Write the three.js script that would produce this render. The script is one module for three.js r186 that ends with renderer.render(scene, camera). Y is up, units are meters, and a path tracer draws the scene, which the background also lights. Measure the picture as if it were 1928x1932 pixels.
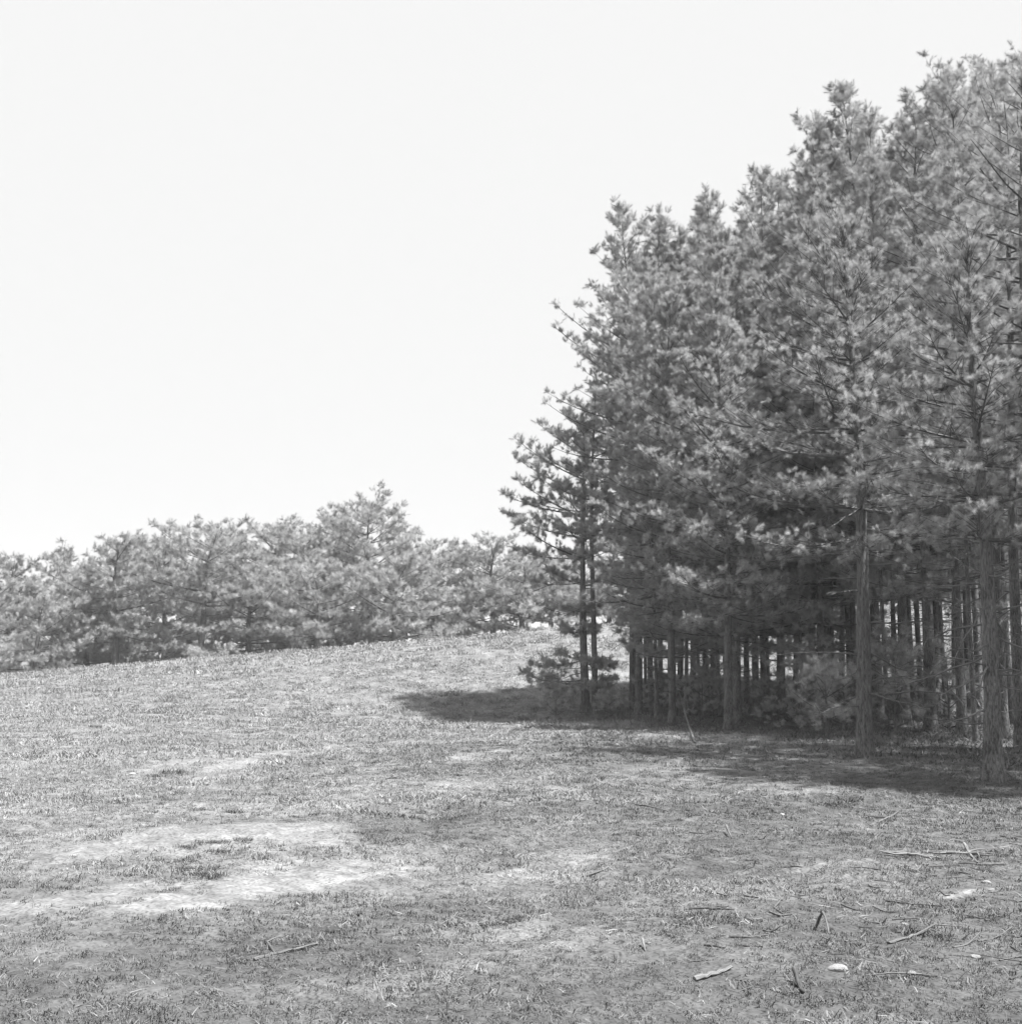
import * as THREE from 'three';
import { mergeGeometries } from 'three/addons/utils/BufferGeometryUtils.js';

// ---------------------------------------------------------------- camera, sky, sun, exposure
const scene = new THREE.Scene();
const EYE = 1.6, FOV = 42, PITCH = Math.atan(0.143 * 2 * Math.tan((FOV / 2) * Math.PI / 180));
const camera = new THREE.PerspectiveCamera(FOV, 1021 / 1024, 0.1, 2000);
camera.position.set(0, EYE, 0);
camera.rotation.x = PITCH;
const EXPOSURE = 2.9;
const renderer = new THREE.WebGLRenderer({ antialias: true });
renderer.toneMapping = THREE.LinearToneMapping;
renderer.toneMappingExposure = EXPOSURE;
renderer.shadowMap.enabled = true;
{
  const w = 64, h = 32, data = new Float32Array(w * h * 4);
  for (let i = 0; i < w * h; i++) { data[i * 4] = data[i * 4 + 1] = data[i * 4 + 2] = 0.91 / EXPOSURE; data[i * 4 + 3] = 1; }   // an even white sky
  const sky = new THREE.DataTexture(data, w, h, THREE.RGBAFormat, THREE.FloatType);
  sky.mapping = THREE.EquirectangularReflectionMapping; sky.magFilter = THREE.LinearFilter; sky.needsUpdate = true;
  scene.background = sky; scene.environment = sky;
}
const TO_SUN = new THREE.Vector3(0.44, 1, 0.16).normalize();
const sun = new THREE.DirectionalLight(new THREE.Color(1, 1, 1), 5);
sun.position.copy(TO_SUN).multiplyScalar(120).add(new THREE.Vector3(0, 0, -40));
sun.target.position.set(0, 0, -40);
sun.castShadow = true; sun.shadow.radius = 2.2; sun.shadow.mapSize.set(4096, 4096);
Object.assign(sun.shadow.camera, { left: -60, right: 60, top: 60, bottom: -60, near: 1, far: 260 });
scene.add(sun, sun.target);
scene.fog = new THREE.FogExp2(new THREE.Color(1, 1, 1), 0.0007);

// ---------------------------------------------------------------- helpers
function rng(a) { return () => { a = (a + 0x6d2b79f5) | 0; let t = Math.imul(a ^ (a >>> 15), 1 | a); t = (t + Math.imul(t ^ (t >>> 7), 61 | t)) ^ t; return ((t ^ (t >>> 14)) >>> 0) / 4294967296; }; }
const lerp = (a, b, t) => a + (b - a) * t, clamp = (x, a = 0, b = 1) => Math.min(b, Math.max(a, x));
const smooth = (a, b, x) => { const t = clamp((x - a) / (b - a)); return t * t * (3 - 2 * t); };
function hash2(ix, iy, s) { let h = Math.imul(ix, 374761393) + Math.imul(iy, 668265263) + Math.imul(s, 1274126177); h = Math.imul(h ^ (h >>> 13), 1274126177); return ((h ^ (h >>> 16)) >>> 0) / 4294967296; }
function noise(x, y, s = 0) {
  const ix = Math.floor(x), iy = Math.floor(y), fx = x - ix, fy = y - iy, u = fx * fx * (3 - 2 * fx), v = fy * fy * (3 - 2 * fy);
  return lerp(lerp(hash2(ix, iy, s), hash2(ix + 1, iy, s), u), lerp(hash2(ix, iy + 1, s), hash2(ix + 1, iy + 1, s), u), v);
}
function fbm(x, y, s = 0, o = 4) { let a = 0, w = 0.5, t = 0; for (let i = 0; i < o; i++) { a += w * noise(x, y, s + i * 17); t += w; x = x * 2.03 + 7.1; y = y * 2.03 + 3.7; w *= 0.5; } return a / t; }
const grey = (v) => new THREE.Color().setRGB(v, v, v);
const V = (x, y, z) => new THREE.Vector3(x, y, z);

// terrain: a level clearing, a shallow hollow by the corner of the stand, a bank rising behind
function height(x, d) {
  const crest = clamp(2.75 + 0.085 * x, 0.7, 4.6);
  let h = smooth(38, 62, d) * crest;
  if (d > 62) h += Math.min(6, (d - 62) * 0.012);
  h -= 0.34 * Math.exp(-(((x + 1.5) / 5) ** 2) - (((d - 40) / 5) ** 2));
  h += (fbm(x * 0.22, d * 0.22, 5, 3) - 0.5) * 0.3 * smooth(3, 12, Math.hypot(x, d));
  h += (fbm(x * 1.1, d * 1.1, 9, 3) - 0.5) * 0.11 + (noise(x * 7, d * 7, 12) - 0.5) * 0.022;
  return h;
}
const FH = 0.5 / Math.tan((FOV / 2) * Math.PI / 180), cp = Math.cos(PITCH), sp = Math.sin(PITCH);
// pixels of the photograph at 1928 x 1932
function ray(X, Y) { const u = (X - 964) / 1932 / FH, v = (966 - Y) / 1932 / FH; return V(u, v * cp + sp, -(cp - v * sp)); }
function atDepth(X, Y, d) { const r = ray(X, Y); return V(r.x, r.y, r.z).multiplyScalar(d / -r.z).add(V(0, EYE, 0)); }
function onGround(X, Y) {
  const r = ray(X, Y), k = 1 / -r.z; let d = 3;
  for (; d < 140; d += 0.05) if (EYE + r.y * k * d <= height(r.x * k * d, d)) break;
  return V(r.x * k * d, height(r.x * k * d, d), -d);
}
const taken = new Map();
function numbered(name) { const n = taken.get(name) ?? 0; taken.set(name, n + 1); return n ? name + '_' + String(n).padStart(3, '0') : name; }
function tag(o, label, category, group, kind) { if (label) o.userData.label = label; if (category) o.userData.category = category; if (group) o.userData.group = group; if (kind) o.userData.kind = kind; return o; }

// a tapered tube along points; radii per point
function tube(pts, rad, sides, bumpy) {
  const n = pts.length, pos = [], uv = [], idx = [], T = V(0, 0, 0), N = V(0, 0, 0), B = V(0, 0, 0); let len = 0;
  N.set(1, 0, 0.123);
  for (let i = 0; i < n; i++) {
    T.copy(pts[Math.min(n - 1, i + 1)]).sub(pts[Math.max(0, i - 1)]).normalize();
    if (Math.abs(N.dot(T)) > 0.95) N.set(0, 1, 0.3);
    N.addScaledVector(T, -N.dot(T)).normalize(); B.crossVectors(T, N);
    if (i) len += pts[i].distanceTo(pts[i - 1]);
    for (let k = 0; k <= sides; k++) {
      const a = (k / sides) * Math.PI * 2, c = Math.cos(a), s = Math.sin(a), r = rad[i] * (bumpy ? bumpy(k % sides, i, len) : 1);
      pos.push(pts[i].x + (N.x * c + B.x * s) * r, pts[i].y + (N.y * c + B.y * s) * r, pts[i].z + (N.z * c + B.z * s) * r);
      uv.push((k / sides) * Math.max(1, Math.round(rad[0] * 6.28 / 0.5)) * 0.5, len);
      if (i && k < sides) { const q = i * (sides + 1) + k, p = q - sides - 1; idx.push(p, p + 1, q, p + 1, q + 1, q); }
    }
  }
  for (const [row, flip] of [[0, 0], [n - 1, 1]]) {   // closed ends
    const o = row * (sides + 1);
    for (let k = 1; k < sides - 1; k++) flip ? idx.push(o, o + k, o + k + 1) : idx.push(o, o + k + 1, o + k);
  }
  const g = new THREE.BufferGeometry();
  g.setAttribute('position', new THREE.Float32BufferAttribute(pos, 3)); g.setAttribute('uv', new THREE.Float32BufferAttribute(uv, 2)); g.setIndex(idx); g.computeVertexNormals();
  return g;
}
function part(name, g, m, parent, kind) { const o = new THREE.Mesh(g, m); o.name = name; if (kind) o.userData.kind = kind; parent.add(o); return o; }

// ---------------------------------------------------------------- materials (a monochrome world)
function texture(n, f, srgb) {
  const d = new Uint8Array(n * n * 4);
  for (let y = 0; y < n; y++) for (let x = 0; x < n; x++) { const v = clamp(f(x / n, y / n)) * 255, i = (y * n + x) * 4; d[i] = d[i + 1] = d[i + 2] = v; d[i + 3] = 255; }
  const t = new THREE.DataTexture(d, n, n); t.wrapS = t.wrapT = THREE.RepeatWrapping; t.magFilter = THREE.LinearFilter; if (srgb) t.colorSpace = THREE.SRGBColorSpace; t.needsUpdate = true; return t;
}
function tnoise(x, y, p, s, q = p) { // tileable value noise with p by q cells
  x *= p; y *= q; const ix = Math.floor(x), iy = Math.floor(y), fx = x - ix, fy = y - iy, u = fx * fx * (3 - 2 * fx), v = fy * fy * (3 - 2 * fy), w = (a) => ((a % p) + p) % p, z = (a) => ((a % q) + q) % q;
  return lerp(lerp(hash2(w(ix), z(iy), s), hash2(w(ix + 1), z(iy), s), u), lerp(hash2(w(ix), z(iy + 1), s), hash2(w(ix + 1), z(iy + 1), s), u), v);
}
const soilTex = texture(512, (x, y) => { let v = 0.3 * tnoise(x, y, 12, 1) + 0.3 * tnoise(x, y, 37, 2) + 0.4 * tnoise(x, y, 120, 3); return 0.62 + 0.75 * (v - 0.5); }, false);
const soilBump = texture(512, (x, y) => 0.35 * tnoise(x, y, 20, 4) + 0.35 * tnoise(x, y, 60, 5) + 0.3 * tnoise(x, y, 150, 6));
const barkBump = texture(512, (x, y) => { const f = Math.abs(tnoise(x, y, 26, 7, 9) - 0.5) * 2, g = Math.abs(tnoise(x, y, 14, 8, 20) - 0.5) * 2; return Math.min(1, f * 1.7, g * 2.4 + 0.25) * 0.65 + 0.35 * tnoise(x, y, 110, 9); });
const barkTex = texture(512, (x, y) => 0.55 + 0.45 * (tnoise(x, y, 18, 11, 6) - 0.5) + 0.6 * (tnoise(x, y, 60, 12, 24) - 0.5) + 0.35 * (tnoise(x, y, 150, 13) - 0.5));
const std = (o) => new THREE.MeshStandardMaterial({ roughness: 0.95, metalness: 0, ...o });
const groundMat = std({ vertexColors: true, map: soilTex, bumpMap: soilBump, bumpScale: 0.06 });
const barkMat = std({ color: grey(0.2), map: barkTex, bumpMap: barkBump, bumpScale: 0.014 });
const limbMat = std({ color: grey(0.13), map: barkTex });
const deadMat = std({ color: grey(0.2), map: barkTex });
const stickMat = std({ color: grey(0.17), map: barkTex }), stickPaleMat = std({ color: grey(0.25), map: barkTex }), stickDarkMat = std({ color: grey(0.09), map: barkTex });
const leaf = (v) => new THREE.MeshPhysicalMaterial({ color: grey(v), side: THREE.DoubleSide, roughness: 0.9, transmission: 0.42, thickness: 0, specularIntensity: 0.6 });
const needleMat = leaf(0.35);
const grassMat = std({ color: grey(1), side: THREE.DoubleSide });
const stoneMat = std({ color: grey(0.32), bumpMap: soilBump, bumpScale: 0.01 });

// ---------------------------------------------------------------- ground
// bare sand, plus pale litter and sunlit ground painted in: [X0, Y0, X1, Y1, thickness in picture rows, strength]
const SAND_AND_SUNLIT = [
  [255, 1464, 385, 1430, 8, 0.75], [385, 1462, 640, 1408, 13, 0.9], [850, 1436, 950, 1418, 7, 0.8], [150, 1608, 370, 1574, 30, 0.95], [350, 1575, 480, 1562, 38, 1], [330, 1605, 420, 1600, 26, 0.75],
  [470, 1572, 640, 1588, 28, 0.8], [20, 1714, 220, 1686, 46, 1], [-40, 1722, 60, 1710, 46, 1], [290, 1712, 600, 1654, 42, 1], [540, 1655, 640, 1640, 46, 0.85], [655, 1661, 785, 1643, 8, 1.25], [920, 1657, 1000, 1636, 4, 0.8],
  [1330, 1402, 1470, 1388, 14, 0.55], [1390, 1470, 1560, 1448, 26, 0.6], [1300, 1440, 1460, 1420, 18, 0.4], [1490, 1646, 1650, 1622, 7, 0.7], [1785, 1692, 1900, 1676, 9, 1.1], [1350, 1405, 1560, 1445, 16, 0.5], [1060, 1490, 1190, 1466, 12, 0.5],  // strokes along the stand edge: pale litter with sun dapple painted into the colour
  [960, 1312, 1120, 1272, 16, 0.75], [1100, 1276, 1270, 1268, 20, 1.0], [1010, 1190, 1250, 1192, 12, 0.8], [1130, 1196, 1200, 1196, 14, 0.7], [1480, 1500, 1600, 1490, 8, 0.45], [600, 1245, 900, 1215, 9, 0.25], [1560, 1190, 1800, 1160, 14, 0.8], [1650, 1290, 1780, 1270, 8, 0.5],  // strokes behind the right-hand trunks paint the sunlit far slope as a paler colour
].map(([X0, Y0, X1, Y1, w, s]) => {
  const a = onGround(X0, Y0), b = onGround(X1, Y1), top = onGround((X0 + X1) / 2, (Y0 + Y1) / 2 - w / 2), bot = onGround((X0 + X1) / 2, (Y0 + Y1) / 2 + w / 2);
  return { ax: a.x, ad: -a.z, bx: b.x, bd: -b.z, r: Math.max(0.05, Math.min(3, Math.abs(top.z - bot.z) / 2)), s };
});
function sandAndSunlitAt(x, d) {
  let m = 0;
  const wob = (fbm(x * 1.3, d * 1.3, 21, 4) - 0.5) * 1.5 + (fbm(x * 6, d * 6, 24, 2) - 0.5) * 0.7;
  for (const k of SAND_AND_SUNLIT) {
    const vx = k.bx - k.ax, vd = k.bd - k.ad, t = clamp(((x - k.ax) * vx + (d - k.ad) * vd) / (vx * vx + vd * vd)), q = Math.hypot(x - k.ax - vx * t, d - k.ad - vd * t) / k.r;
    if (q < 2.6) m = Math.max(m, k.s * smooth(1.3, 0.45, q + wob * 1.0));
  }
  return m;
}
// the needle-covered floor under the stand, right of its edge
function edgeX(d) { return d < 24 ? lerp(7.2, 5.2, clamp((d - 14) / 10)) : d < 40 ? lerp(5.2, 1.6, (d - 24) / 16) : 1.6 + (d - 40) * 1.2; }
function litterAt(x, d) { return smooth(-0.7, 0.9, x - edgeX(d) + (fbm(x * 0.8, d * 0.8, 31, 4) - 0.5) * 4) * smooth(13, 17, d + (fbm(x, d, 33, 3) - 0.5) * 5); }
// how much of the sward is dark heath rather than dry grass
const along = (x, d) => [(x * 0.82 + d * 0.57) * 0.62, (d * 0.82 - x * 0.57) * 1.15];
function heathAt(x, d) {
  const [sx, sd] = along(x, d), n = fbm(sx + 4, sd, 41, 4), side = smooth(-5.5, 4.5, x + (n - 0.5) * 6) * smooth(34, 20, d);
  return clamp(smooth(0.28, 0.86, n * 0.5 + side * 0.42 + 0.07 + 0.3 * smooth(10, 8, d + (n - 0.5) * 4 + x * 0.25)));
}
{
  const cols = [], rows = [];
  for (let a = -180; a < 180;) { cols.push(a * Math.PI / 180); const o = Math.abs(a); a += o < 31 ? 0.16 : o < 45 ? 1 : 5; }
  cols.push(Math.PI);
  for (let r = 0.4; r < 900;) { rows.push(r); r *= r < 4.5 ? 1.12 : r < 75 ? 1.0085 : r < 110 ? 1.02 : 1.25; }
  const C = cols.length, pos = new Float32Array(C * rows.length * 3), col = new Float32Array(pos.length), uv = new Float32Array(C * rows.length * 2), idx = [];
  rows.forEach((r, j) => cols.forEach((a, i) => {
    const x = Math.sin(a) * r, d = Math.cos(a) * r, q = j * C + i;
    pos.set([x, height(x, d), -d], q * 3); uv.set([x / 2.6, d / 2.6], q * 2);
    const s = sandAndSunlitAt(x, d), l = litterAt(x, d), h = heathAt(x, d), n = fbm(x * 2.2, d * 2.2, 51, 4), m = fbm(x * 9, d * 9, 55, 3);
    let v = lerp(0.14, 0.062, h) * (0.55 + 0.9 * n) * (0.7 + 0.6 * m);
    v = lerp(v, 0.1 * (0.5 + 1.0 * n) * (0.5 + 1.0 * m), l);
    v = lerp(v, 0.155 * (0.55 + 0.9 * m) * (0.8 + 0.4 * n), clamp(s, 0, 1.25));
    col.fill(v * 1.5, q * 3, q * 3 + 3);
    if (j && i < C - 1) { const p = q - C; idx.push(p, p + 1, q, p + 1, q + 1, q); }
  }));
  for (let i = 1; i < C - 2; i++) idx.push(0, i + 1, i);
  const g = new THREE.BufferGeometry();
  g.setAttribute('position', new THREE.BufferAttribute(pos, 3)); g.setAttribute('color', new THREE.BufferAttribute(col, 3)); g.setAttribute('uv', new THREE.BufferAttribute(uv, 2)); g.setIndex(idx); g.computeVertexNormals();
  const o = new THREE.Mesh(g, groundMat); o.name = 'ground'; tag(o, 'open heath clearing with bare sand streaks rising to a low bank', 'ground', null, 'structure'); scene.add(o);
}

// ---------------------------------------------------------------- sward: dry grass, heath and needle litter
function bladeTuft(seed, n, hgt, spread, lean, wid) {
  const R = rng(seed), pos = [];
  for (let i = 0; i < n; i++) {
    const a = R() * 6.283, r = Math.sqrt(R()) * spread, bx = Math.cos(a) * r, bz = Math.sin(a) * r, l = hgt * (0.45 + 0.75 * R()), t = lean * (0.25 + R()), da = R() * 6.283, w = wid * (0.6 + 0.8 * R());
    const tx = bx + Math.cos(da) * Math.sin(t) * l, tz = bz + Math.sin(da) * Math.sin(t) * l, ty = Math.cos(t) * l, px = -Math.sin(da + R()) * w, pz = Math.cos(da + R()) * w;
    const mx = lerp(bx, tx, 0.5) * 1, my = ty * 0.62, mz = lerp(bz, tz, 0.5);
    pos.push(bx - px, -0.01, bz - pz, bx + px, -0.01, bz + pz, mx + px * 0.8, my, mz + pz * 0.8, bx - px, -0.01, bz - pz, mx + px * 0.8, my, mz + pz * 0.8, mx - px * 0.8, my, mz - pz * 0.8, mx - px * 0.8, my, mz - pz * 0.8, mx + px * 0.8, my, mz + pz * 0.8, tx, ty, tz);
  }
  const g = new THREE.BufferGeometry(); g.setAttribute('position', new THREE.Float32BufferAttribute(pos, 3)); g.computeVertexNormals(); return g;
}
function scatter(name, label, geo, list) {   // list of [x, d, scale, value, flat]
  const o = new THREE.InstancedMesh(geo, grassMat, list.length), M = new THREE.Matrix4(), Q = new THREE.Quaternion(), E = new THREE.Euler(), R = rng(77 + list.length);
  list.forEach(([x, d, s, v, f], i) => { E.set((R() - 0.5) * 0.5, R() * 6.283, (R() - 0.5) * 0.5); M.compose(V(x, height(x, d), -d), Q.setFromEuler(E), V(s, s * f, s)); o.setMatrixAt(i, M); o.setColorAt(i, grey(v)); });
  o.name = name; tag(o, label, name.split('_').pop(), null, 'stuff'); scene.add(o);
}
{
  const R = rng(4242), grass = [], heath = [], litter = [], straw = [];
  const bands = [[3.2, 8, 420], [8, 13, 300], [13, 20, 170], [20, 32, 80], [32, 50, 36], [50, 72, 18]];
  for (const [d0, d1, per] of bands) {
    const N = Math.round(per * 0.5 * (d1 * d1 - d0 * d0) * 1.05), big = Math.sqrt(200 / per);
    for (let i = 0; i < N; i++) {
      const d = Math.sqrt(lerp(d0 * d0, d1 * d1, R())), x = (R() - 0.5) * 1.05 * d + (R() - 0.5) * 1.5, s = sandAndSunlitAt(x, d), l = litterAt(x, d);
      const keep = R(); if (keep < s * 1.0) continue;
      const h = heathAt(x, d), c = noise(x * 3.1, d * 3.1, 61), c2 = fbm(along(x, d)[0] * 1.6, along(x, d)[1] * 2.4, 63, 3), pick = R();
      if (pick < l * 0.85) { if (R() < 0.5) litter.push([x, d, big * lerp(0.7, 1.3, R()), 0.1 * lerp(0.4, 2.1, R() * R()), 0.6]); continue; }
      if (R() < 0.13 + 0.22 * smooth(2, 6, x) * smooth(30, 20, d)) straw.push([x, d, big * lerp(0.5, 1.3, R()), lerp(0.07, 0.3, R() * R()), 0.45]);
      const thin = fbm(x * 2.4, d * 2.4, 67, 3), tus = 0.72 + 0.45 * smooth(0.35, 0.75, noise(x * 1.7, d * 1.7, 69)); if (thin < 0.38 && R() < 0.55) continue;
      if (R() < h * 0.62) heath.push([x, d, big * lerp(0.5, 1.1, R()), lerp(0.055, 0.125, R()) * (0.7 + 0.6 * c), lerp(0.5, 1.0, R())]);
      else grass.push([x, d, big * tus * lerp(0.6, 1.25, R()), lerp(0.105, 0.265, R()) * (0.65 + 0.45 * c + 0.35 * c2) * lerp(1, 0.56, h), lerp(0.5, 1.05, R())]);
    }
  }
  scatter('dry_grass', 'short dry pale grass covering the open clearing', bladeTuft(3, 16, 0.055, 0.065, 1.4, 0.003), grass);
  scatter('low_heath', 'low dark heath tufts mixed into the grass of the clearing', bladeTuft(5, 40, 0.028, 0.07, 1.5, 0.003), heath);
  scatter('straw_litter', 'dead stalks and needles lying flat among the grass of the clearing', bladeTuft(9, 9, 0.11, 0.12, 1.9, 0.003), straw);
  scatter('needle_litter', 'brown pine needle and twig litter on the floor under the pine stand', bladeTuft(8, 18, 0.1, 0.11, 1.75, 0.0035), litter);
}

// ---------------------------------------------------------------- pines
function tuftGeo(seed, n) {   // one shoot with its needles, along +y, length 1
  const R = rng(seed), pos = [];
  for (let i = 0; i < n; i++) {
    const t = i / n, y = t * 0.62, a = i * 2.39996 + R() * 0.7, e = t > 0.6 ? Math.acos(1 - R() * 0.75) : lerp(1.5, 0.9, t) + (R() - 0.5) * 0.7, l = lerp(0.3, 0.52, R()), w = 0.0068 * (0.8 + 0.4 * R());
    const dx = Math.cos(a) * Math.sin(e), dz = Math.sin(a) * Math.sin(e), dy = Math.cos(e), px = -Math.sin(a) * w, pz = Math.cos(a) * w;
    pos.push(-px, y, -pz, px, y, pz, dx * l, y + dy * l, dz * l);
  }
  const g = new THREE.BufferGeometry(); g.setAttribute('position', new THREE.Float32BufferAttribute(pos, 3)); g.computeVertexNormals(); return g;
}
const f0 = (at) => at(1).sub(at(0.5)).normalize();
const TUFTS = [tuftGeo(11, 150), tuftGeo(12, 150), tuftGeo(13, 150)], UP = V(0, 1, 0);
let nTufts = 0;
// p: H height, cb height of the lowest live limbs, R crown radius, r0 trunk radius, reach(az) side bias, step, tuft shoot length, thick 0..1, detail (limbs as parts), lean, dead dead limbs, seed, pale
function pine(name, label, category, group, base, p) {
  const root = new THREE.Group(); root.name = numbered(name); root.position.copy(base); tag(root, label, category, group); scene.add(root);
  const R = rng(p.seed * 7919 + 13), { H, cb, R: CR, r0 } = p, lean = p.lean ?? [0, 0], lobe = p.seed * 5.3, reach0 = p.reach ?? (() => 1), reach = (az, t) => reach0(az, t) * lerp(0.5, 1.5, fbm(Math.cos(az) * 1.2 + lobe, t * 4 + Math.sin(az) * 1.2 + lobe, 3, 2)), step = p.step ?? 0.45, ts = p.tuft ?? 0.26, dense = p.dense ?? 1;
  const bark = barkMat, lm = limbMat, ph = R() * 6.28, sway = 0.012 * H * (p.sway ?? 1);
  const axis = (y) => { const t = y / H; return V(lean[0] * t * t * H * 0.5 + lean[0] * y * 0.5 + Math.sin(t * 5 + ph) * sway * t, y, lean[1] * y + Math.cos(t * 4.1 + ph) * sway * t); };
  const radius = (y) => r0 * (Math.pow(1 - y / H, 0.8) * 0.93 + 0.03) * (1 + 0.55 * Math.exp(-Math.max(0, y) / 0.16));
  { // trunk
    const n = p.detail ? 30 : 14, pts = [], rad = [], sides = p.detail ? 14 : 8;
    for (let i = 0; i <= n; i++) { const y = i === 0 ? -0.25 : H * Math.pow(i / n, 1.25) - 0.0; pts.push(axis(y)); rad.push(radius(Math.max(0, y))); }
    part('trunk', tube(pts, rad, sides, p.detail ? (k, i) => 1 + (hash2(k, i >> 1, p.seed) - 0.5) * 0.13 : null), bark, root);
  }
  const tufts = [], wood = [], twigs = [], D = V(0, 0, 0);
  const addTuft = (pos, dir, s) => tufts.push([pos.clone(), dir.clone(), s]);
  const profile = p.profile ?? ((t) => Math.pow(1 - t, 0.68) * (0.78 + 0.22 * smooth(0, 0.3, t)) + 0.05);
  for (let y = cb; y < H - 0.25; y += step * lerp(0.75, 1.25, R())) {
    const t = (y - cb) / (H - cb), n = p.perWhorl ?? (R() < 0.5 ? 4 : 5), a0 = R() * 6.283;
    for (let k = 0; k < n; k++) {
      const az = a0 + (k / n) * 6.283 + (R() - 0.5) * 0.7, L = CR * profile(t) * lerp(0.6, 1.2, R()) * (R() < 0.1 ? 1.25 : 1) * reach(az, t); if (L < 0.12) continue;
      const el = lerp(p.el0 ?? -0.12, p.el1 ?? 1.0, Math.pow(t, 1.3)) + (R() - 0.5) * (p.jag ?? 0.34), hx = Math.cos(az), hz = Math.sin(az), b = axis(y + (R() - 0.5) * 0.2), bend = lerp(0.18, 0.1, t), hook = (R() - 0.5) * 1.0;
      const at = (s) => { const h = L * s * Math.cos(el), side = hook * L * s * s * 0.5; return V(b.x + hx * h - hz * side, b.y + L * (s * Math.sin(el) + bend * s * s * s), b.z + hz * h + hx * side); };
      const q = p.detail ? 6 : 4, pts = [], rad = [], rl = clamp(0.01 * L + 0.005, 0.007, radius(y) * 0.6);
      for (let i = 0; i <= q; i++) { pts.push(at(i / q)); rad.push(rl * (1 - 0.85 * i / q)); }
      wood.push(tube(pts, rad, p.detail ? 5 : 4));
      const s0 = p.bare ?? 0.28, thin = p.thin ?? 0.16;
      const clump = (c, dir, m) => { for (let i = 0; i < m; i++) { const a = R() * 6.283, w = R() * 2 - 1, q = Math.sqrt(1 - w * w), k = p.wild ?? 0.85; const d2 = V(dir.x * 0.6 + Math.cos(a) * q * k, dir.y * 0.6 + 0.3 + w * k, dir.z * 0.6 + Math.sin(a) * q * k).normalize(); addTuft(V(c.x + (R() - 0.5) * 0.5 * ts, c.y + (R() - 0.5) * 0.35 * ts, c.z + (R() - 0.5) * 0.5 * ts), d2, ts * lerp(0.5, 1.2, R())); } };
      for (let s = s0 + R() * 0.1; s < 0.97; s += 0.26 / L / dense * lerp(0.7, 1.4, R())) {
        const c = at(s), f = D.copy(at(Math.min(1, s + 0.05))).sub(at(s - 0.05)).normalize().clone();
        for (const sd of [-1, 1]) {
          if (R() < thin + (t > 0.55 ? (t - 0.55) * 0.5 : 0)) continue;
          const ls = ((1 - s) * 0.4 * L + 0.14) * lerp(0.5, 1.3, R()), dir = f.clone().applyAxisAngle(UP, sd * lerp(0.4, 1.2, R())); dir.y += lerp(-0.15, 0.5, R()); dir.normalize();
          const end = c.clone().addScaledVector(dir, ls);
          if (p.detail) twigs.push(tube([c, end], [0.006, 0.003], 3));
          clump(end, dir, (p.heavy ?? 3) + Math.floor(R() * 3));
          if (ls > 0.4) clump(c.clone().lerp(end, 0.5), dir, 2 + Math.floor(R() * 2));
        }
      }
      clump(at(1), at(1).sub(at(0.9)).normalize(), 5 + Math.floor(R() * 3));
      if (t > 0.5 || p.full) for (const s of [0.16, 0.36, 0.58]) clump(at(s), f0(at), 2);
    }
  }
  for (let y = H - 0.45; y <= H; y += 0.09) for (let k = 0; k < 3; k++) { const a = R() * 6.28; addTuft(axis(y), V(Math.cos(a) * 0.8, 0.9, Math.sin(a) * 0.8).normalize(), ts * 0.9); }
  if (p.detail) { wood.forEach((g) => part('limb', g, lm, root)); if (twigs.length) part('twigs', mergeGeometries(twigs), lm, root, 'stuff'); }
  else if (wood.length) part('limbs', mergeGeometries(wood), lm, root, 'stuff');
  for (let i = 0; i < (p.dead ?? 0); i++) {   // bare dead limbs below the crown
    const y = lerp(0.7, Math.max(1.2, cb + 0.6), R()), az = R() * 6.283, L = lerp(0.5, p.deadL ?? 1.6, R()), el = lerp(-0.45, 0.25, R()), b = axis(y), pts = [], rad = [], hk = (R() - 0.5) * 0.8, arc = lerp(-0.25, 0.15, R());
    const at = (s) => V(b.x + Math.cos(az + hk * s) * L * s * Math.cos(el), b.y + L * (s * Math.sin(el) + arc * s * s) , b.z + Math.sin(az + hk * s) * L * s * Math.cos(el));
    for (let j = 0; j <= 6; j++) { pts.push(at(j / 6).add(V((R() - 0.5) * 0.04, (R() - 0.5) * 0.04, (R() - 0.5) * 0.04))); rad.push((0.007 + 0.007 * L) * (1 - 0.8 * j / 6)); }
    const gs = [tube(pts, rad, 5)];
    for (let j = 0; j < 4; j++) { const s = lerp(0.3, 0.95, R()), c = at(s), a = az + lerp(-1.2, 1.2, R()), l = L * 0.35 * R() + 0.1; gs.push(tube([c, V(c.x + Math.cos(a) * l, c.y + (R() - 0.55) * l, c.z + Math.sin(a) * l)], [0.006, 0.003], 4)); }
    part('dead_limb', mergeGeometries(gs), deadMat, root);
  }
  const o = new THREE.InstancedMesh(TUFTS[p.seed % 3], needleMat, tufts.length), M = new THREE.Matrix4(), Q = new THREE.Quaternion(), Q2 = new THREE.Quaternion();
  tufts.forEach(([c, d, s], i) => { Q.setFromUnitVectors(UP, d).multiply(Q2.setFromAxisAngle(UP, R() * 6.283)); M.compose(c, Q, V(s, s, s)); o.setMatrixAt(i, M); o.setColorAt(i, grey(lerp(0.65, 1.4, R()))); });
  o.name = 'crown'; o.userData.kind = 'stuff'; root.add(o); nTufts += tufts.length;
  return root;
}
// the height that brings a tree standing at base up to the row Y of the picture
const heightTo = (base, Y) => { const r = ray(964, Y); return EYE + (r.y / -r.z) * -base.z - base.y; };
const side = (ang, gain, back = 1) => (az) => lerp(back, gain, Math.pow(0.5 + 0.5 * Math.cos(az - ang), 1.5));   // limbs longer towards ang
const LEFT = Math.PI, FRONT = Math.PI / 2;

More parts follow.
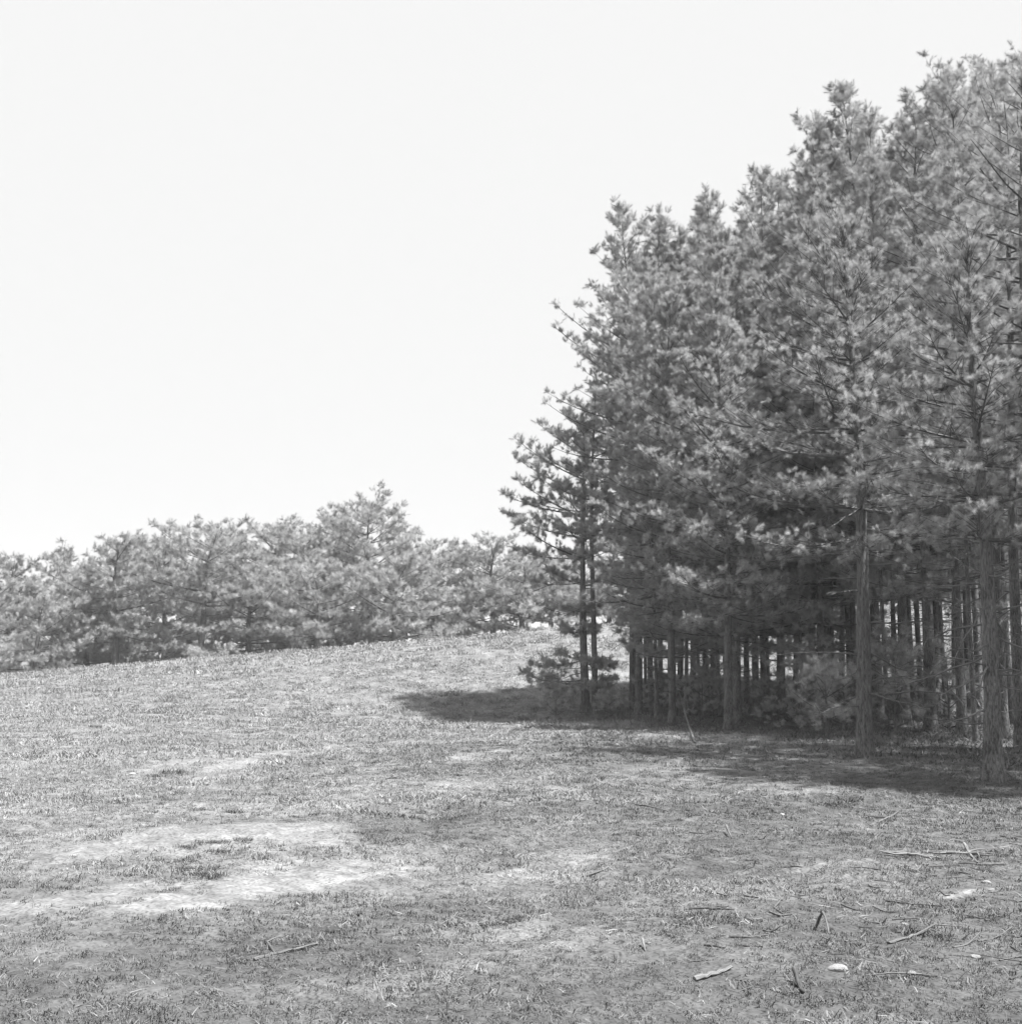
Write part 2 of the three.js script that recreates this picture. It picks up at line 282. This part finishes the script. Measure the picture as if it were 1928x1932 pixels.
// the edge of the stand: [X, Y of foot, Y of top, trunk radius, crown base, crown radius, label, options]
const EDGE = [
  [1104, 1340, 782, 0.14, 0.9, 2.15, 'leftmost dark trunk at the corner of the pine stand, boughs sweeping left', { reach: (az, t) => lerp(0.45, 1.3, Math.pow(0.5 + 0.5 * Math.cos(az - Math.PI), 1.3)) * (t > 0.15 && t < 0.3 ? 0.4 : 1), profile: (t) => t < 0.5 ? 1 : Math.pow((1 - t) / 0.5, 0.7) + 0.08, step: 0.72, dead: 4, lean: [-0.012, 0], dense: 1.6, tuft: 0.24, heavy: 6, bare: 0.3, full: false, perWhorl: 7, el0: -0.2, el1: 0.7 }],
  [1122, 1345, 700, 0.105, 5.6, 1.8, 'slender second pine close beside the leftmost corner trunk', { reach: side(0.4, 1.2, 0.6), step: 0.7, dead: 5, thin: 0.4, dense: 1, full: false, perWhorl: 5 }],
  [1196, 1322, 455, 0.15, 6.2, 3.2, 'pine with slightly slanting trunk right of the slender corner pair', { reach: side(LEFT, 1.2, 0.7), lean: [0.01, 0], dead: 7, thin: 0.34, dense: 1.1, step: 0.6, tuft: 0.23, full: false, perWhorl: 5 }],
  [1205, 1346, 545, 0.12, 5.4, 2.7, 'thin dark pine standing just in front of the slanting trunk', { reach: side(LEFT, 1.15, 0.6), dead: 6, thin: 0.38, dense: 1.1, step: 0.64, tuft: 0.23, full: false, perWhorl: 5 }],
  [1268, 1366, 560, 0.1, 3.0, 2.1, 'thin front pine with a pale broken branch lying at its foot', { dead: 8 }],
  [1374, 1376, 520, 0.105, 2.6, 2.3, 'left one of the two front pines touching in the middle of the edge', { dead: 7 }],
  [1390, 1368, 440, 0.12, 2.3, 2.4, 'right one of the two front pines touching in the middle of the edge', { dead: 6 }],
  [1556, 1330, 330, 0.15, 3.8, 2.5, 'tall pine next left of the largest front pine', { dead: 8 }],
  [1632, 1425, 400, 0.135, 3.5, 2.2, 'largest front pine with flared root, its bark grey and scaly', { dead: 22, deadL: 1.6, reach: side(LEFT + 0.3, 1.15, 0.9) }],
  [1874, 1474, 430, 0.125, 3.2, 1.9, 'nearest pine at the right with scaly bark, largest trunk at the border', { dead: 26, deadL: 1.7 }],
  [1475, 1345, 420, 0.12, 1.9, 2.4, 'bushy pine filling the edge between the middle pair and the tall pine', { dead: 5 }],
];
EDGE.forEach(([X, Y, top, r0, cb, R, label, o], i) => { const b = onGround(X, Y); pine('pine_tree', label, 'pine tree', 'pines along the edge of the stand', b, { H: heightTo(b, top), r0, cb, R, detail: true, seed: i + 1, bare: 0.14, dense: clamp(45 / -b.z, 1.4, 2.1), tuft: clamp(-b.z * 0.0062, 0.135, 0.2), step: 0.4, perWhorl: 6, full: true, ...o }); });

// trunks that can be told apart farther in, and pines past the right border: [X, depth, Y of top, radius, crown base]
const INNER = [
  [1228, 44, 392, 0.13, 4.4], [1246, 46, 470, 0.11, 4.2], [1264, 43, 395, 0.12, 4.0], [1282, 41, 440, 0.13, 4.2], [1308, 45, 430, 0.13, 4.2], [1332, 48, 450, 0.12, 4.4], [1347, 44, 400, 0.12, 4.2], [1372, 40, 362, 0.13, 4.0],
  [1425, 36, 322, 0.13, 3.8], [1408, 42, 420, 0.12, 4.4], [1470, 37, 335, 0.14, 3.8], [1500, 43, 360, 0.12, 4.3], [1528, 38, 300, 0.15, 4.2], [1546, 33, 214, 0.13, 3.8], [1586, 41, 280, 0.12, 4.4], [1604, 44, 330, 0.13, 4.6], [1612, 34, 240, 0.11, 4.2],
  [1658, 33, 140, 0.16, 4.4], [1650, 46, 260, 0.12, 4.8], [1686, 38, 230, 0.09, 4.4], [1706, 31, 225, 0.15, 4.2], [1722, 37, 250, 0.1, 4.6], [1736, 38, 235, 0.11, 4.6], [1753, 29, 215, 0.17, 4.2], [1768, 37, 182, 0.13, 4.4], [1800, 42, 260, 0.13, 4.8],
  [1812, 28, 128, 0.14, 4.2], [1826, 35, 210, 0.11, 4.4], [1846, 31, 180, 0.13, 4.2], [1858, 40, 240, 0.12, 4.6], [1890, 27, 150, 0.14, 4.0], [1905, 34, 190, 0.13, 4.4], [1922, 24, 140, 0.15, 3.8], [1950, 29, 100, 0.14, 4.0], [1980, 22, 120, 0.15, 3.6], [1960, 38, 180, 0.14, 4.6], [2010, 33, 110, 0.14, 4.4],
  [1560, 47, 330, 0.12, 4.6], [1700, 45, 290, 0.12, 4.6], [1760, 47, 300, 0.12, 4.8], [1880, 47, 260, 0.12, 4.8], [1440, 47, 420, 0.12, 4.6], [1380, 50, 450, 0.12, 4.6], [2050, 26, 90, 0.15, 4.0], [2060, 43, 200, 0.14, 4.6], [2120, 18.5, -40, 0.15, 3.4], [2160, 22, 90, 0.15, 3.6],  // the last two are unseen pines added to throw shade on the right-hand trees
  [1218, 40, 500, 0.07, 4.6], [1238, 38, 520, 0.08, 4.4], [1272, 39, 540, 0.06, 4.2], [1294, 37, 520, 0.08, 4.2], [1320, 40, 520, 0.07, 4.4], [1358, 37, 500, 0.07, 4.4], [1450, 40, 450, 0.08, 4.6], [1512, 36, 420, 0.07, 4.4], [1570, 37, 380, 0.08, 4.4], [1640, 38, 330, 0.07, 4.6], [1672, 30, 300, 0.07, 4.4], [1694, 35, 320, 0.06, 4.6], [1744, 34, 330, 0.07, 4.6], [1782, 33, 300, 0.08, 4.6], [1836, 26, 290, 0.07, 4.4], [1852, 37, 300, 0.07, 4.6],
];
const GAPS = [[0, 1268, 'the slender corner pine and the thin front pine'], [1268, 1374, 'the thin front pine and the middle pair'], [1374, 1475, 'the middle pair and the bushy edge pine'], [1475, 1556, 'the bushy edge pine and the tall pine'], [1556, 1632, 'the tall pine and the largest front pine'], [1632, 1745, 'the largest front pine and the stout inner trunk'], [1745, 1874, 'the stout inner trunk and the nearest right pine'], [1874, 1931, 'the nearest right pine and the right border']], ORD = ['first', 'second', 'third', 'fourth', 'fifth', 'sixth', 'seventh', 'eighth', 'ninth', 'tenth', 'eleventh', 'twelfth', 'thirteenth', 'fourteenth', 'fifteenth', 'sixteenth', 'seventeenth', 'eighteenth', 'nineteenth', 'twentieth'], gapCount = {};
function innerLabel(X) { if (X === 1753) return 'stout dark inner trunk midway between the largest and the nearest right pine'; const g = GAPS.find(([a, b]) => X >= a && X < b); gapCount[g[0]] = (gapCount[g[0]] ?? -1) + 1; return `${ORD[gapCount[g[0]]]} shaded trunk from left between ${g[2]}`; }
INNER.sort((a, b) => a[0] - b[0]).forEach(([X, d0, top, r0, cb], i) => {
  const d = d0 > 41 ? 41 + (d0 - 41) * 0.3 : d0;
  const x = atDepth(X, 1300, d).x, b = V(x, height(x, d), -d), H = heightTo(b, top);
  const label = X === 1658 ? 'tallest pine, its feathery top standing above the largest front trunk' : X === 1546 ? 'pine whose pointed top stands left of the tallest one' : X === 1228 ? 'pine behind the corner whose rounded top is leftmost of the tall ones' : X === 1812 ? 'pine whose spiky top reaches highest near the upper right corner' :
    X > 1930 ? 'shaded pine beyond the nearest right trunk at the right border, outermost two added for shade' : innerLabel(X);
  pine('pine_tree', label, 'pine tree', 'pines inside the stand', b, { H, r0: r0 * 0.78, tuft: clamp(d * 0.0068, 0.17, 0.26), cb: (X < 1500 ? cb - 0.9 : X < 1600 ? cb - 0.8 : cb + 0.5) + (hash2(i, 7, 2) - 0.62) * 3.2, R: X === 1228 ? 3 : X < 1300 ? 2.6 : 2.5, dense: d < 34 ? 1.45 : 1.2, reach: X < 1300 ? (az, t) => (t < 0.42 ? 0.55 : 1) : undefined, seed: 40 + i, lean: [(hash2(i, 3, 8) - 0.5) * 0.09, (hash2(i, 5, 8) - 0.5) * 0.06], dead: d < 36 ? 12 : 6, step: 0.5, deadL: 1.4 });
});
// the stand goes on to the right of the picture, towards the viewer; its shade falls across the right-hand trees and foreground
[[9.9, 16], [10.8, 19.5], [12.8, 17.8], [13.4, 21.5]].forEach(([x, d], i) => pine('pine_tree', 'pine of the stand just outside the right border of the picture', 'pine tree', 'pines beyond the right border', V(x, height(x, d), -d), { H: 13 + hash2(i, 1, 4) * 2, r0: 0.15, cb: 3.2, R: 2.3, seed: 160 + i, dead: 4, step: 0.5 }));
// young growth under the edge
[[1048, 1352, 0.7, 'low scrubby pine bush at the corner of the stand in the shade'], [1150, 1352, 0.5, 'small pine seedling on the shaded floor right of the corner pair'], [1436, 1366, 1.1, 'young pine left of the bushy edge pine, below its boughs'], [1592, 1378, 1.2, 'young pine filling the gap left of the largest front trunk'], [1512, 1375, 1.2, 'small pine in front of the tall pine, left side'], [1325, 1362, 1.1, 'low young pine behind the pale broken branch'], [1690, 1385, 1.7, 'young pine right of the largest front trunk'], [1790, 1375, 1.4, 'scraggy young pine left of the nearest right pine'], [1345, 1350, 1.2, 'shaded young pine left of the middle pair of front pines'], [1560, 1395, 1.2, 'lowest young pine at the edge below the tall pine'], [1248, 1345, 1.0, 'tiny dark pine left of the thin front pine']].forEach(([X, Y, H, label], i) => {
  pine('young_pine', label, 'young pine', 'young pines under the stand', onGround(X, Y), { H: H + 0.25, cb: 0.1, R: H * 0.5 + 0.35, r0: 0.02 + H * 0.01, seed: 120 + i, step: 0.3, tuft: 0.2, el0: 0.3, perWhorl: 4 });
});

// the bushy pines on the far bank: [X, depth, Y of top, crown radius]
const FAR = [
  [-70, 66, 1080, 3.4], [20, 70, 1062, 3.2], [70, 63, 1130, 2.3], [112, 72, 1052, 3.2], [165, 66, 1085, 3.0], [218, 64.5, 1032, 3.2, 1], [262, 75, 1020, 3.2], [310, 71, 1030, 3.0], [376, 64.5, 1010, 3.4, 1], [430, 74, 1000, 3.4], [470, 66, 1075, 2.8], [515, 73, 995, 3.6], [565, 70, 1000, 3.4], [598, 65, 1075, 2.8],
  [640, 74, 968, 3.8], [700, 70, 952, 4.2], [745, 66, 1060, 3.0], [765, 75, 1035, 3.2], [825, 72, 1058, 3.4], [880, 76, 1045, 3.2], [930, 72, 1032, 3.4], [985, 70, 1048, 3.2], [1040, 76, 1060, 3.2], [1090, 72, 1085, 3.4], [1150, 76, 1075, 3.4], [1215, 74, 1090, 3.4], [1290, 78, 1080, 3.4], [1370, 78, 1080, 3.6], [1460, 80, 1070, 3.6], [1560, 80, 1060, 3.6], [1660, 80, 1050, 3.6], [1760, 82, 1040, 3.6], [1860, 82, 1030, 3.6], [1960, 82, 1030, 3.6],
];
const farWords = ['thin pale-topped', 'round', 'wide spreading', 'ragged', 'dense', 'low'];
FAR.forEach(([X, d, top, R0, key], i) => {
  const R = R0 * 1.15;
  const x = atDepth(X, 1220, d).x, b = V(x, height(x, d), -d);
  const label = X === 218 ? 'bushy far pine with a bare branching pale trunk, left of the forked one' : X === 376 ? 'bushy far pine with a pale forked leaning trunk and long low limb' : X === 700 ? 'tallest and widest bushy pine at the right end of the far row' : X === 70 ? 'low bushy pine nearest the left border below the far row' :
    X < 950 ? `${ORD[i]} bushy pine from the left border in the far pale row` : `far pale bushy pine, ${ORD[FAR.slice(0, i).filter((f) => f[0] > 950).length]} rightward of the open gap beside the corner boughs`;
  pine('bushy_pine', label, 'pine tree', X < 950 ? 'bushy pines on the far bank' : 'far pines behind the stand', b, { H: heightTo(b, top), cb: key ? 1.6 : 0.2 + hash2(i, 2, 5) * 0.7, R, r0: key ? 0.2 : 0.16, reach: key ? (az, t) => (t < 0.6 ? lerp(1, 0.3, Math.pow(0.5 + 0.5 * Math.sin(az), 2)) : 1) : undefined, seed: 200 + i, step: 0.55, tuft: 0.35, dense: 1.15, perWhorl: 6, wild: 0.9, el1: 0.62, full: true, jag: 0.5, sway: 4, lean: [key && X > 300 ? 0.12 : 0, 0], el0: -0.12, bare: 0.3, thin: 0.08, profile: (t) => Math.pow(1 - t, 0.5) * (0.85 + 0.15 * smooth(0, 0.3, t)) });
});

// ---------------------------------------------------------------- on the ground: heather, sticks, stones
const HEATHER = [[325, 1460, 0.32], [290, 1466, 0.22], [388, 1592, 0.16], [355, 1602, 0.14], [420, 1590, 0.12], [460, 1588, 0.15], [412, 1610, 0.17], [352, 1628, 0.13], [345, 1642, 0.15], [395, 1640, 0.16], [400, 1655, 0.2], [372, 1652, 0.12], [300, 1402, 0.3], [180, 1372, 0.28], [440, 1534, 0.2], [375, 1530, 0.18], [1602, 1512, 0.3], [1575, 1520, 0.26], [945, 1745, 0.11], [980, 1738, 0.14], [1735, 1760, 0.18], [1775, 1772, 0.14], [1705, 1756, 0.13]];
{
  const geo = bladeTuft(91, 110, 0.7, 0.75, 0.95, 0.022), m = std({ color: grey(0.055), side: THREE.DoubleSide });
  HEATHER.forEach(([X, Y, s], i) => {
    const o = new THREE.Mesh(geo, m); o.name = numbered('heather_clump'); o.position.copy(onGround(X, Y)); o.scale.set(s * 0.8, s * 0.35, s * 0.8); o.rotation.y = i * 1.7; scene.add(o);
    tag(o, X > 900 ? (X > 1550 && Y < 1600 ? 'dark heather clump among sticks below the largest front pine' : X > 1600 ? 'dark heather clump beside the pale stone at lower right' : 'dark heather clump near the small white stone in the foreground') : Y > 1560 ? 'small dark heather clump on the bare sand patch at left' : 'dark heather clump in the pale grass at the left', 'heather', 'heather clumps');
  });
}
function stick(pts, r, m, label, group, name = 'fallen_branch', forks = 0, seed = 1) {
  const R = rng(seed * 131 + 7), A = onGround(pts[0][0], pts[0][1]), Z = onGround(pts[pts.length - 1][0], pts[pts.length - 1][1]), P = pts.map(([X, Y, up = 0], i) => { const t = i / (pts.length - 1), d = lerp(-A.z, -Z.z, t), x = atDepth(X, Y, d).x; return V(x, height(x, d) + r * 0.7 + up, -d); }), curve = new THREE.CatmullRomCurve3(P), n = 4 + pts.length * 2, cp2 = curve.getPoints(n);
  const c0 = P[0].clone(), root = new THREE.Group(); root.name = numbered(name); root.position.copy(c0); scene.add(root); tag(root, label, 'branch', group);
  const loc = cp2.map((q) => q.clone().sub(c0).add(V(0, (R() - 0.5) * r * 0.5, (R() - 0.5) * r * 0.5)));
  part('stem', tube(loc, loc.map((_, i) => r * (1 - 0.55 * i / n) * lerp(0.85, 1.15, R())), 6), m, root);
  for (let k = 0; k < forks; k++) { const b = loc[Math.floor(lerp(0.3, 0.85, R()) * n)], a = R() * 6.28, l = lerp(0.12, 0.4, R()); part('side_twig', tube([b, V(b.x + Math.cos(a) * l * 0.6, b.y + l * 0.1 * R(), b.z + Math.sin(a) * l * 0.6), V(b.x + Math.cos(a + 0.3) * l, b.y + l * 0.15 * R(), b.z + Math.sin(a + 0.3) * l)], [r * 0.6, r * 0.5, r * 0.25], 5), m, root); }
}
const S = stickMat, SP = stickPaleMat, SD = stickDarkMat;
stick([[1310, 1402], [1296, 1385, 0.2], [1282, 1358, 0.75]], 0.022, SP, 'pale broken branch propped up at the foot of the thin front pine', null, 'fallen_branch', 2, 1);
stick([[1672, 1612], [1720, 1618], [1772, 1621]], 0.016, SP, 'long pale straight stick, leftmost of the line at the right border', null, 'fallen_branch', 1, 2);
stick([[1740, 1610], [1785, 1622], [1845, 1625], [1872, 1616]], 0.015, SP, 'pale stick with an upturned end at the right border', null, 'fallen_branch', 3, 3);
stick([[1818, 1606, 0.05], [1832, 1620], [1846, 1632]], 0.014, SP, 'short pale crooked stick crossing the upturned one', null, 'fallen_branch', 1, 4);
stick([[1810, 1630], [1850, 1634], [1893, 1636]], 0.013, S, 'straight grey stick below the crossing sticks at the right border', null, 'fallen_branch', 0, 5);
stick([[1310, 1856], [1345, 1842], [1380, 1834]], 0.018, SP, 'thick pale branch lying at the bottom border', null, 'fallen_branch', 0, 6);
stick([[1676, 1784], [1712, 1766], [1752, 1760]], 0.012, S, 'grey stick slanting up to the right in the lower right foreground', null, 'fallen_branch', 1, 7);
stick([[1690, 1762], [1740, 1764], [1765, 1758]], 0.01, S, 'thin grey stick crossing the slanting one at lower right', null, 'fallen_branch', 0, 8);
stick([[1540, 1752], [1552, 1745, 0.1], [1560, 1752, 0.04], [1563, 1764]], 0.01, S, 'small arched root loop in the turf right of centre', null, 'fallen_branch', 0, 9);
stick([[1498, 1858, 0.06], [1508, 1868], [1516, 1882]], 0.016, SD, 'short dark stub of wood at the bottom border', null, 'fallen_branch', 0, 10);
stick([[1370, 1572, 0.05], [1380, 1584]], 0.014, S, 'short grey stick end standing in the grass in the middle', null, 'fallen_branch', 0, 11);
stick([[1212, 1786, 0.03], [1217, 1800]], 0.008, SP, 'short pale twig standing up in the turf at lower centre', null, 'fallen_branch', 0, 12);
stick([[1640, 1560], [1680, 1540], [1695, 1532]], 0.014, S, 'grey stick in the brushwood below the largest front pine', null, 'fallen_branch', 1, 13);
stick([[1100, 1656], [1128, 1645], [1150, 1640]], 0.012, S, 'lone pale stick in the turf at the centre', null, 'fallen_branch', 0, 14);
stick([[480, 1815], [530, 1800], [600, 1788]], 0.012, S, 'long thin stick lying in the turf at lower left', null, 'fallen_branch', 1, 15);
stick([[1200, 1520], [1222, 1530], [1260, 1532]], 0.012, S, 'bent pale stick in the grass left of the bright patch', null, 'fallen_branch', 0, 16);
stick([[1290, 1718], [1340, 1714], [1375, 1712]], 0.011, S, 'wavy grey twig on the turf in the right foreground', null, 'fallen_branch', 0, 17);
stick([[680, 1512], [740, 1496], [800, 1488]], 0.012, S, 'thin stick lying in the pale grass left of centre', null, 'fallen_branch', 1, 18);
{ // brushwood strewn below the right-hand trees
  const R = rng(909);
  for (let i = 0; i < 120; i++) {
    const X = 1925 - Math.pow(R(), 1.6) * 640, Y = lerp(1432, 1868, Math.pow(R(), 1.25)), len = lerp(14, 62, R() * R()) * lerp(0.8, 1.5, (Y - 1430) / 440), a = (R() - 0.5) * 0.9, k = (R() - 0.5) * 10;
    const dark = R() < 0.3;
    stick([[X, Y, R() < 0.2 ? 0.03 : 0], [X + Math.cos(a) * len * 0.5, Y + Math.sin(a) * len * 0.28 + k * 0.4], [X + Math.cos(a) * len, Y + Math.sin(a) * len * 0.55, R() < 0.25 ? 0.04 : 0]], lerp(0.004, 0.009, R()), dark ? SD : S, `${dark ? 'dark' : 'pale'} ${len > 45 ? 'long' : 'short'} dead twig ${Y < 1500 ? 'on the floor at the foot of the right-hand pines' : Y < 1600 ? 'in the brushwood above the crossing sticks' : Y < 1700 ? 'in the turf level with the crossing sticks' : Y < 1790 ? 'in the turf around the slanting stick at lower right' : 'in the turf near the large white stone'}`, 'scattered twigs', 'fallen_twig', R() < 0.35 ? 1 : 0, 100 + i);
  }
}
const STONES = [[1580, 1836, 0.04, 'large white rounded stone at the bottom border, lower right'], [948, 1744, 0.022, 'small white stone by dark heather in the lower centre'], [1706, 1746, 0.026, 'white stone lying against dark heather at lower right'], [1860, 1668, 0.04, 'white block of stone on the bright sand at the right border'], [1168, 1413, 0.07, 'white stone on the grass in front of the shaded corner'], [1475, 1538, 0.04, 'small pale stone in the grass below the bright patch'], [1838, 1808, 0.035, 'flat pale stone near the lower right corner'], [250, 1463, 0.06, 'pale stone at the left end of the upper sand streak'], [1720, 1838, 0.03, 'thin pale stone chip right of the large white one']];
STONES.forEach(([X, Y, s0, label], i) => {
  const s = i ? s0 * 0.68 : s0;
  const g = new THREE.IcosahedronGeometry(1, 3), p = g.attributes.position;
  for (let k = 0; k < p.count; k++) { const v = V(p.getX(k), p.getY(k), p.getZ(k)), f = 0.85 + 0.3 * noise(v.x * 1.6 + i * 9 + 5, v.y * 1.6 + v.z * 1.3 + 5, 3) + 0.08 * noise(v.x * 5 + 9, v.z * 5 + v.y * 4 + 9, 4); p.setXYZ(k, v.x * f, v.y * f, v.z * f); }
  g.computeVertexNormals();
  const o = new THREE.Mesh(g, stoneMat); o.name = numbered('stone'); o.position.copy(onGround(X, Y)); o.position.y += s * 0.12; o.scale.set(s * 1.25, s * 0.62, s); o.rotation.y = i; scene.add(o); tag(o, label, 'stone', 'pale stones');
});

scene.traverse((o) => { if (o.isMesh) { o.castShadow = true; o.receiveShadow = true; } });
console.log('tufts', nTufts);
renderer.render(scene, camera);
